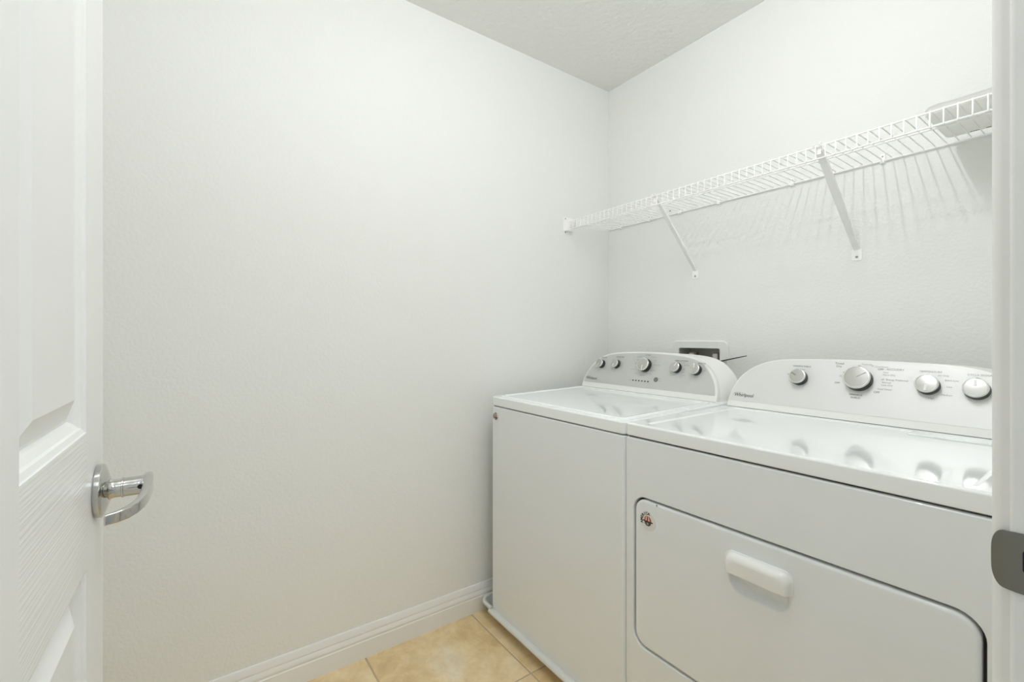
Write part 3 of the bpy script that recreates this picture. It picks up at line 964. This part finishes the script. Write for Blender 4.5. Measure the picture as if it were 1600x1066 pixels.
L_ = 'LEFT'; C_ = 'CENTER'; R_ = 'RIGHT'
bm = BM()
text_into(bm, [
    ('LOAD SIZE', 0.196, 0.1425, 0.0072, C_), ('WATER TEMP', 0.290, 0.1480, 0.0072, C_), ('CYCLES', 0.4355, 0.1620, 0.0072, C_),
    ('FABRIC SOFTENER', 0.597, 0.1440, 0.0070, C_), ('OPTIONS', 0.684, 0.1380, 0.0072, C_)], lambda u, v: WF(u, v, 0.0011), 0)
text_into(bm, [
    ('Auto', 0.165, 0.112, 0.0056, R_), ('Sensing', 0.170, 0.090, 0.0056, R_),
    ('Hot', 0.258, 0.137, 0.0056, R_), ('Warm', 0.258, 0.113, 0.0056, R_), ('Cool', 0.262, 0.092, 0.0056, R_), ('Cold', 0.275, 0.082, 0.0056, C_),
    ('Quick Wash', 0.408, 0.153, 0.0056, R_), ('Rinse', 0.397, 0.139, 0.0056, R_), ('Whites', 0.392, 0.124, 0.0056, R_), ('Soak', 0.392, 0.108, 0.0056, R_), ('Heavy Duty', 0.392, 0.097, 0.0056, R_), ('Clean', 0.402, 0.080, 0.0056, R_),
    ('Delicates', 0.455, 0.1545, 0.0056, L_), ('Casual', 0.470, 0.140, 0.0056, L_), ('Normal Wash', 0.474, 0.1215, 0.0056, L_), ('Bulky Items', 0.464, 0.098, 0.0056, L_), ('Drain & Spin', 0.446, 0.082, 0.0056, L_),
    ('Lid Locked', 0.428, 0.073, 0.0056, C_), ('Add', 0.380, 0.049, 0.0056, R_),
    ('Start', 0.514, 0.0655, 0.0056, L_), ('Pause', 0.514, 0.0560, 0.0056, L_),
    ('On', 0.604, 0.137, 0.0056, L_), ('Extra Rinse', 0.611, 0.128, 0.0056, L_), ('Off', 0.611, 0.111, 0.0056, L_), ('Auto', 0.611, 0.099, 0.0056, L_), ('Dispense', 0.604, 0.088, 0.0056, L_), ('Rinse', 0.604, 0.080, 0.0056, L_),
    ('On', 0.690, 0.131, 0.0056, L_), ('Off', 0.697, 0.111, 0.0056, L_)], lambda u, v: WF(u, v, 0.0011), 1)
obj('lettering', bm, [INK, INK_L], wpanel, smooth=0, fix=False)['kind'] = 'stuff'
def logo(parent, F, x, h, w):
    b_ = BM()
    text_into(b_, [('Whirlpool', x, h, w * 0.235, L_, 0.10, 0, 0.96, 0.00025)], lambda u, v: F(u, v, 0.0012))
    # swoosh ring round the first letters
    for e0, e1, rx, ry in ((20, 250, w * 0.30, w * 0.105),):
        inner, outer = [], []
        for i in range(25):
            a = R(e0 + (e1 - e0) * i / 24)
            tk = w * 0.010 * math.sin(math.pi * i / 24)
            cx_, cy_ = x + w * 0.26, h + w * 0.02
            outer.append((cx_ + (rx + tk) * math.cos(a), cy_ + (ry + tk) * math.sin(a)))
            inner.append((cx_ + rx * math.cos(a), cy_ + ry * math.sin(a)))
        vo = [b_.verts.new(F(u, v, 0.0012)) for u, v in outer]; vi = [b_.verts.new(F(u, v, 0.0012)) for u, v in inner]
        for i in range(24): b_.faces.new((vo[i], vo[i + 1], vi[i + 1], vi[i]))
    return obj('logo', b_, LOGO, parent, smooth=0, fix=False)
logo(wpanel, WF, 0.1165, 0.041, 0.071)
badge(wash, 0.1285, 0.832, WYF, 0.0205)

# ------------------------------------------------------------------ dryer
DX0, DX1, DYF, DYB = 0.7905, 1.5315, -0.789, -0.120
dry = thing('clothes_dryer', (1.163, -0.45, 0.0), 'white front-door dryer with silver control panel beside the doorway', 'dryer')
dx0, dx1, dz0, dz1, dr = 0.8235, 1.4965, 0.3150, 0.7130, 0.034
GAPW = 0.0055
# cabinet front with a door opening: sides, then front face as ring around the opening
bm = BM()
of = rrect(DX0, DX1, 0.020, 0.8755, 0.004, 3)
def resample_open(r):   # same vertex count as of
    return rrect(dx0 - r, dx1 + r, dz0 - r, dz1 + r, dr + r, 3)
def fr(poly, y): return [(u, y, v) for u, v in poly]
loft(bm, [fr(rrect(DX0, DX1, 0.020, 0.8755, 0.004, 8), DYB), fr(rrect(DX0, DX1, 0.020, 0.8755, 0.004, 8), DYF + 0.006),
          fr(rrect(DX0 + 0.0015, DX1 - 0.0015, 0.0215, 0.8735, 0.004, 8), DYF + 0.0015), fr(rrect(DX0 + 0.005, DX1 - 0.005, 0.025, 0.8705, 0.004, 8), DYF),
          fr(rrect(dx0 - GAPW - 0.003, dx1 + GAPW + 0.003, dz0 - GAPW - 0.003, dz1 + GAPW + 0.003, dr + GAPW + 0.003, 8), DYF),
          fr(rrect(dx0 - GAPW - 0.001, dx1 + GAPW + 0.001, dz0 - GAPW - 0.001, dz1 + GAPW + 0.001, dr + GAPW + 0.001, 8), DYF + 0.0008),
          fr(rrect(dx0 - GAPW, dx1 + GAPW, dz0 - GAPW, dz1 + GAPW, dr + GAPW, 8), DYF + 0.003),
          fr(rrect(dx0 - GAPW, dx1 + GAPW, dz0 - GAPW, dz1 + GAPW, dr + GAPW, 8), DYF + 0.022)])
obj('cabinet', bm, ENAMEL, dry, smooth=40)
bm = BM()
a_ = rrect(dx0 - GAPW + 0.0002, dx1 + GAPW - 0.0002, dz0 - GAPW + 0.0002, dz1 + GAPW - 0.0002, dr + GAPW, 8)
loft(bm, [fr(a_, DYF + 0.0215), fr(a_, DYF + 0.017)])
obj('door_recess', bm, GAP_SHADE, dry)
obj('gap_strip', vbox(DX0 + 0.005, DX1 - 0.005, DYF + 0.006, DYB, 0.872, 0.884, 0.006), GAP_SHADE, dry)  # dark filler painting the shade below the top panel
for fx in (0.85, 1.47):
    for fy in (-0.73, -0.18):
        bm = BM(); lathe(bm, [(0.022, 0.0004), (0.022, 0.010), (0.010, 0.012), (0.010, 0.026)], 20)
        obj('foot', bm, KNOB_DARK, dry, loc=(fx, fy, 0))
# door with a hollow finger cup under the handle
CY = DYF
bm = BM()
E_ = [(0.0, 0.016), (0.0, 0.0062), (0.0008, 0.0032), (0.0025, 0.0012), (0.0055, 0.0002), (0.009, 0.0)]
rings = [fr(rrect(dx0 + i, dx1 - i, dz0 + i, dz1 - i, dr - i * 0.6, 8), CY + d) for i, d in E_]
loft(bm, rings, cap0=True, cap1=False)
# front face: four strips round a fine patch
hx0, hx1, hz0, hz1 = 1.068, 1.246, 0.560, 0.676
top_ring = rings[-1]
NX, NZ = 72, 48
def cup_depth(x, z):
    # rounded-bottom scoop, deepest just under the handle
    cx_, hw = 1.1555, 0.0640
    zt_, zb_ = 0.650, 0.5785
    u = (x - cx_) / hw
    # signed distance to a rounded box
    bxh, bzh, rr = hw, (zt_ - zb_) / 2, 0.030
    qx, qz = abs(x - cx_) - (bxh - rr), abs(z - (zt_ + zb_) / 2) - (bzh - rr)
    sd = math.hypot(max(qx, 0), max(qz, 0)) + min(max(qx, qz), 0) - rr
    t = min(1.0, max(0.0, -sd / 0.030))
    return 0.021 * (1 - (1 - t) ** 2)
grid = [[bm.verts.new((hx0 + (hx1 - hx0) * i / NX, CY + (cup_depth(hx0 + (hx1 - hx0) * i / NX, hz0 + (hz1 - hz0) * j / NZ) if 0 < i < NX and 0 < j < NZ else 0), hz0 + (hz1 - hz0) * j / NZ)) for i in range(NX + 1)] for j in range(NZ + 1)]
for j in range(NZ):
    for i in range(NX):
        bm.faces.new((grid[j][i], grid[j][i + 1], grid[j + 1][i + 1], grid[j + 1][i]))
# surround: bridge the ring to the patch border with one ngon split in two
bm.verts.ensure_lookup_table()
allv = [v for v in bm.verts]
tr = [min(allv, key=lambda v, p=Vector(p): (v.co - p).length_squared) for p in top_ring]
border = [grid[0][i] for i in range(NX + 1)] + [grid[j][NX] for j in range(1, NZ + 1)] + [grid[NZ][i] for i in range(NX - 1, -1, -1)] + [grid[j][0] for j in range(NZ - 1, 0, -1)]
# ring order: starts bottom-right corner arc, ccw. corner arcs have 9 points each: BR 0-8, TR 9-17, TL 18-26, BL 27-35
BRm, TRm, TLm, BLm = 4, 13, 22, 31
n_r = len(tr)
def rseg(a, b):
    out = [tr[a]]; k = a
    while k != b:
        k = (k + 1) % n_r; out.append(tr[k])
    return out
c_bl, c_br, c_tr, c_tl = grid[0][0], grid[0][NX], grid[NZ][NX], grid[NZ][0]
bm.faces.new(rseg(BLm, BRm) + [grid[0][i] for i in range(NX, -1, -1)])
bm.faces.new(rseg(BRm, TRm) + [grid[j][NX] for j in range(NZ, -1, -1)])
bm.faces.new(rseg(TRm, TLm) + [grid[NZ][i] for i in range(0, NX + 1)])
bm.faces.new(rseg(TLm, BLm) + [grid[j][0] for j in range(0, NZ + 1)])
bmesh.ops.remove_doubles(bm, verts=bm.verts[:], dist=1e-6)
ddoor = obj('door', bm, ENAMEL, dry, smooth=40)
# handle hood
def hood(ins, d, zb):
    pts = []
    x0, x1, z1, r = 1.0825 + ins, 1.2275 - ins, 0.6715 - ins, 0.020
    pts.append((x1, zb))
    for i in range(7):
        a = R(90 * i / 6); pts.append((x1 - r + r * math.cos(a), z1 - r + r * math.sin(a)))
    for i in range(7):
        a = R(90 + 90 * i / 6); pts.append((x0 + r + r * math.cos(a), z1 - r + r * math.sin(a)))
    pts.append((x0, zb))
    return [(u, CY - d, v) for u, v in pts]
bm = BM()
loft(bm, [hood(0, 0.0, 0.6265), hood(0, 0.0022, 0.6265), hood(0.0028, 0.0034, 0.6265), hood(0.0040, 0.0050, 0.6265), hood(0.0050, 0.0100, 0.6265), hood(0.0075, 0.0150, 0.6265), hood(0.0120, 0.0185, 0.6265), hood(0.0175, 0.0200, 0.6265)])
obj('handle', bm, PLASTIC, ddoor, smooth=50)
bm = BM(); lathe(bm, [(0.0016, 0), (0.0016, 0.0012)], 10)
bmesh.ops.rotate(bm, verts=bm.verts[:], cent=(0, 0, 0), matrix=Matrix.Rotation(R(90), 3, 'X'))
bmesh.ops.translate(bm, verts=bm.verts[:], vec=(0.8955, DYF - 0.0002, 0.7095))
obj('bumper', bm, KNOB_DARK, ddoor)
badge(ddoor, 0.8665, 0.6595, DYF, 0.0255)
# top panel with a soft recessed field
bm = BM()
def tz(y): return 0.9140 + (y - DYF) * 0.006
def tring(ins, z, top, r=0.010):
    return [(u, v, (tz(v) + z) if top else z) for u, v in rrect(DX0 + ins, DX1 - ins, DYF - 0.001 + ins, DYB - ins, max(r - ins, 0.002), 5)]
rings = [tring(0.004, 0.8790, False), tring(0.001, 0.8800, False), tring(0, 0.8822, False)]
for k in range(5):
    a = R(90 * k / 4); rings.append(tring(0.0055 * (1 - math.cos(a)), -0.0055 * (1 - math.sin(a)), True))
def field(dx, z, r): return [(u, v, tz(v) + z) for u, v in rrect(0.836 + dx, 1.490 - dx, -0.763 + dx, -0.300 - dx, r, 5)]
rings += [field(0.0, 0.0, 0.012), field(0.003, -0.0006, 0.012), field(0.008, -0.0026, 0.010), field(0.011, -0.0030, 0.010)]
loft(bm, rings)
obj('top_panel', bm, ENAMEL_TOP_LIT, dry, smooth=50)
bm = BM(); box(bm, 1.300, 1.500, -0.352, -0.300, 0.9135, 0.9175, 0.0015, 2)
obj('lint_lid', bm, ENAMEL_TOP_LIT, dry)
# console
DF = Face(1.1635, -0.280, 0.9185, -0.212, 1.087)
dhalf = [(0.3640, 0.0), (0.3625, 0.030), (0.3570, 0.062), (0.3440, 0.096), (0.3240, 0.123), (0.295, 0.147), (0.258, 0.1650), (0.210, 0.1760), (0.120, 0.1815), (0.0, 0.1835)]
dback = [(0.3660, 0.0), (0.3645, 0.030), (0.3580, 0.060), (0.3450, 0.090), (0.3250, 0.115), (0.296, 0.137), (0.259, 0.152), (0.211, 0.160), (0.120, 0.164), (0.0, 0.165)]
trim_, dpanel = console(dry, DF, dhalf, dback, -0.135, PANEL_SILVER, None, (0.0210, 0.0060), 0.9185)
bm = BM(); box(bm, DF.cx - 0.362, DF.cx + 0.362, -0.2785, -0.16, 0.9135, 0.9195); obj('console_gap', bm, GAP_SHADE, dry, smooth=0)
for kx, kh, kr, an, pm, bar in ((1.0125, 0.1155, 0.0240, -1.05, POINTER_D, 0.0006), (1.1665, 0.1215, 0.0335, 0.95, POINTER_D, -0.0008), (1.3155, 0.1175, 0.0245, 3.2, POINTER, 0.0008), (1.4050, 0.1145, 0.0245, -0.05, POINTER, 0.0012)):
    knob(dry, DF, kx, kh, kr, an, 0.026 if kr > 0.03 else 0.022, pointer=pm, bar=bar, ptr_len=(0.02 if kr > 0.03 else 0.15, 0.80))
bm = BM()
fD = lambda u, v: DF(u, v, 0.0011)
text_into(bm, [
    ('WRINKLE SHIELD', 1.0135, 0.1540, 0.0066, C_), ('Off', 0.9845, 0.1255, 0.0068, R_),
    ('Timed', 1.1130, 0.1685, 0.0088, C_), ('Dry', 1.1130, 0.1598, 0.0088, C_),
    ('OFF', 1.1215, 0.1085, 0.0076, R_), ('OFF', 1.2060, 0.1560, 0.0076, L_), ('OFF', 1.2040, 0.0890, 0.0076, L_),
    ('WRINKLE', 1.1640, 0.0765, 0.0072, C_), ('SHIELD', 1.1640, 0.0680, 0.0072, C_)], fD, 0)
text_into(bm, [
    ('On  Extra', 1.0110, 0.1440, 0.0064, C_),
    ('20', 1.1205, 0.1300, 0.0060, C_), ('30', 1.1275, 0.1420, 0.0060, C_), ('40', 1.1370, 0.1515, 0.0060, C_), ('50', 1.1500, 0.1595, 0.0060, C_), ('60', 1.1625, 0.1640, 0.0060, C_),
    ('Touch Up', 1.1790, 0.1690, 0.0060, C_), ('70', 1.1930, 0.1650, 0.0060, C_), ('Cool Down', 1.1990, 0.1635, 0.0062, L_),
    ('ACCUDRY', 1.2260, 0.1570, 0.0080, L_), ('Very', 1.2190, 0.1475, 0.0064, L_), ('More Dry', 1.2190, 0.1405, 0.0068, L_),
    ('eP  Energy Preferred', 1.2170, 0.1270, 0.0068, L_), ('Normal', 1.2190, 0.1185, 0.0064, L_), ('Less Dry', 1.2190, 0.1110, 0.0068, L_), ('Cool Down', 1.2110, 0.0990, 0.0066, L_),
    ('TEMPERATURE', 1.3170, 0.1560, 0.0068, C_), ('Air Only', 1.3320, 0.1470, 0.0060, L_), ('Extra Low', 1.3460, 0.1350, 0.0062, L_), ('Low', 1.3500, 0.1180, 0.0062, L_), ('Medium', 1.3420, 0.0960, 0.0064, L_), ('High', 1.3240, 0.0850, 0.0064, C_),
    ('CYCLE SIGNAL', 1.4090, 0.1530, 0.0070, C_), ('On', 1.4050, 0.1450, 0.0060, C_)], fD, 1)
obj('lettering', bm, [INK, INK_L], dpanel, smooth=0, fix=False)['kind'] = 'stuff'
logo(dpanel, DF, 0.8195, 0.0415, 0.068)
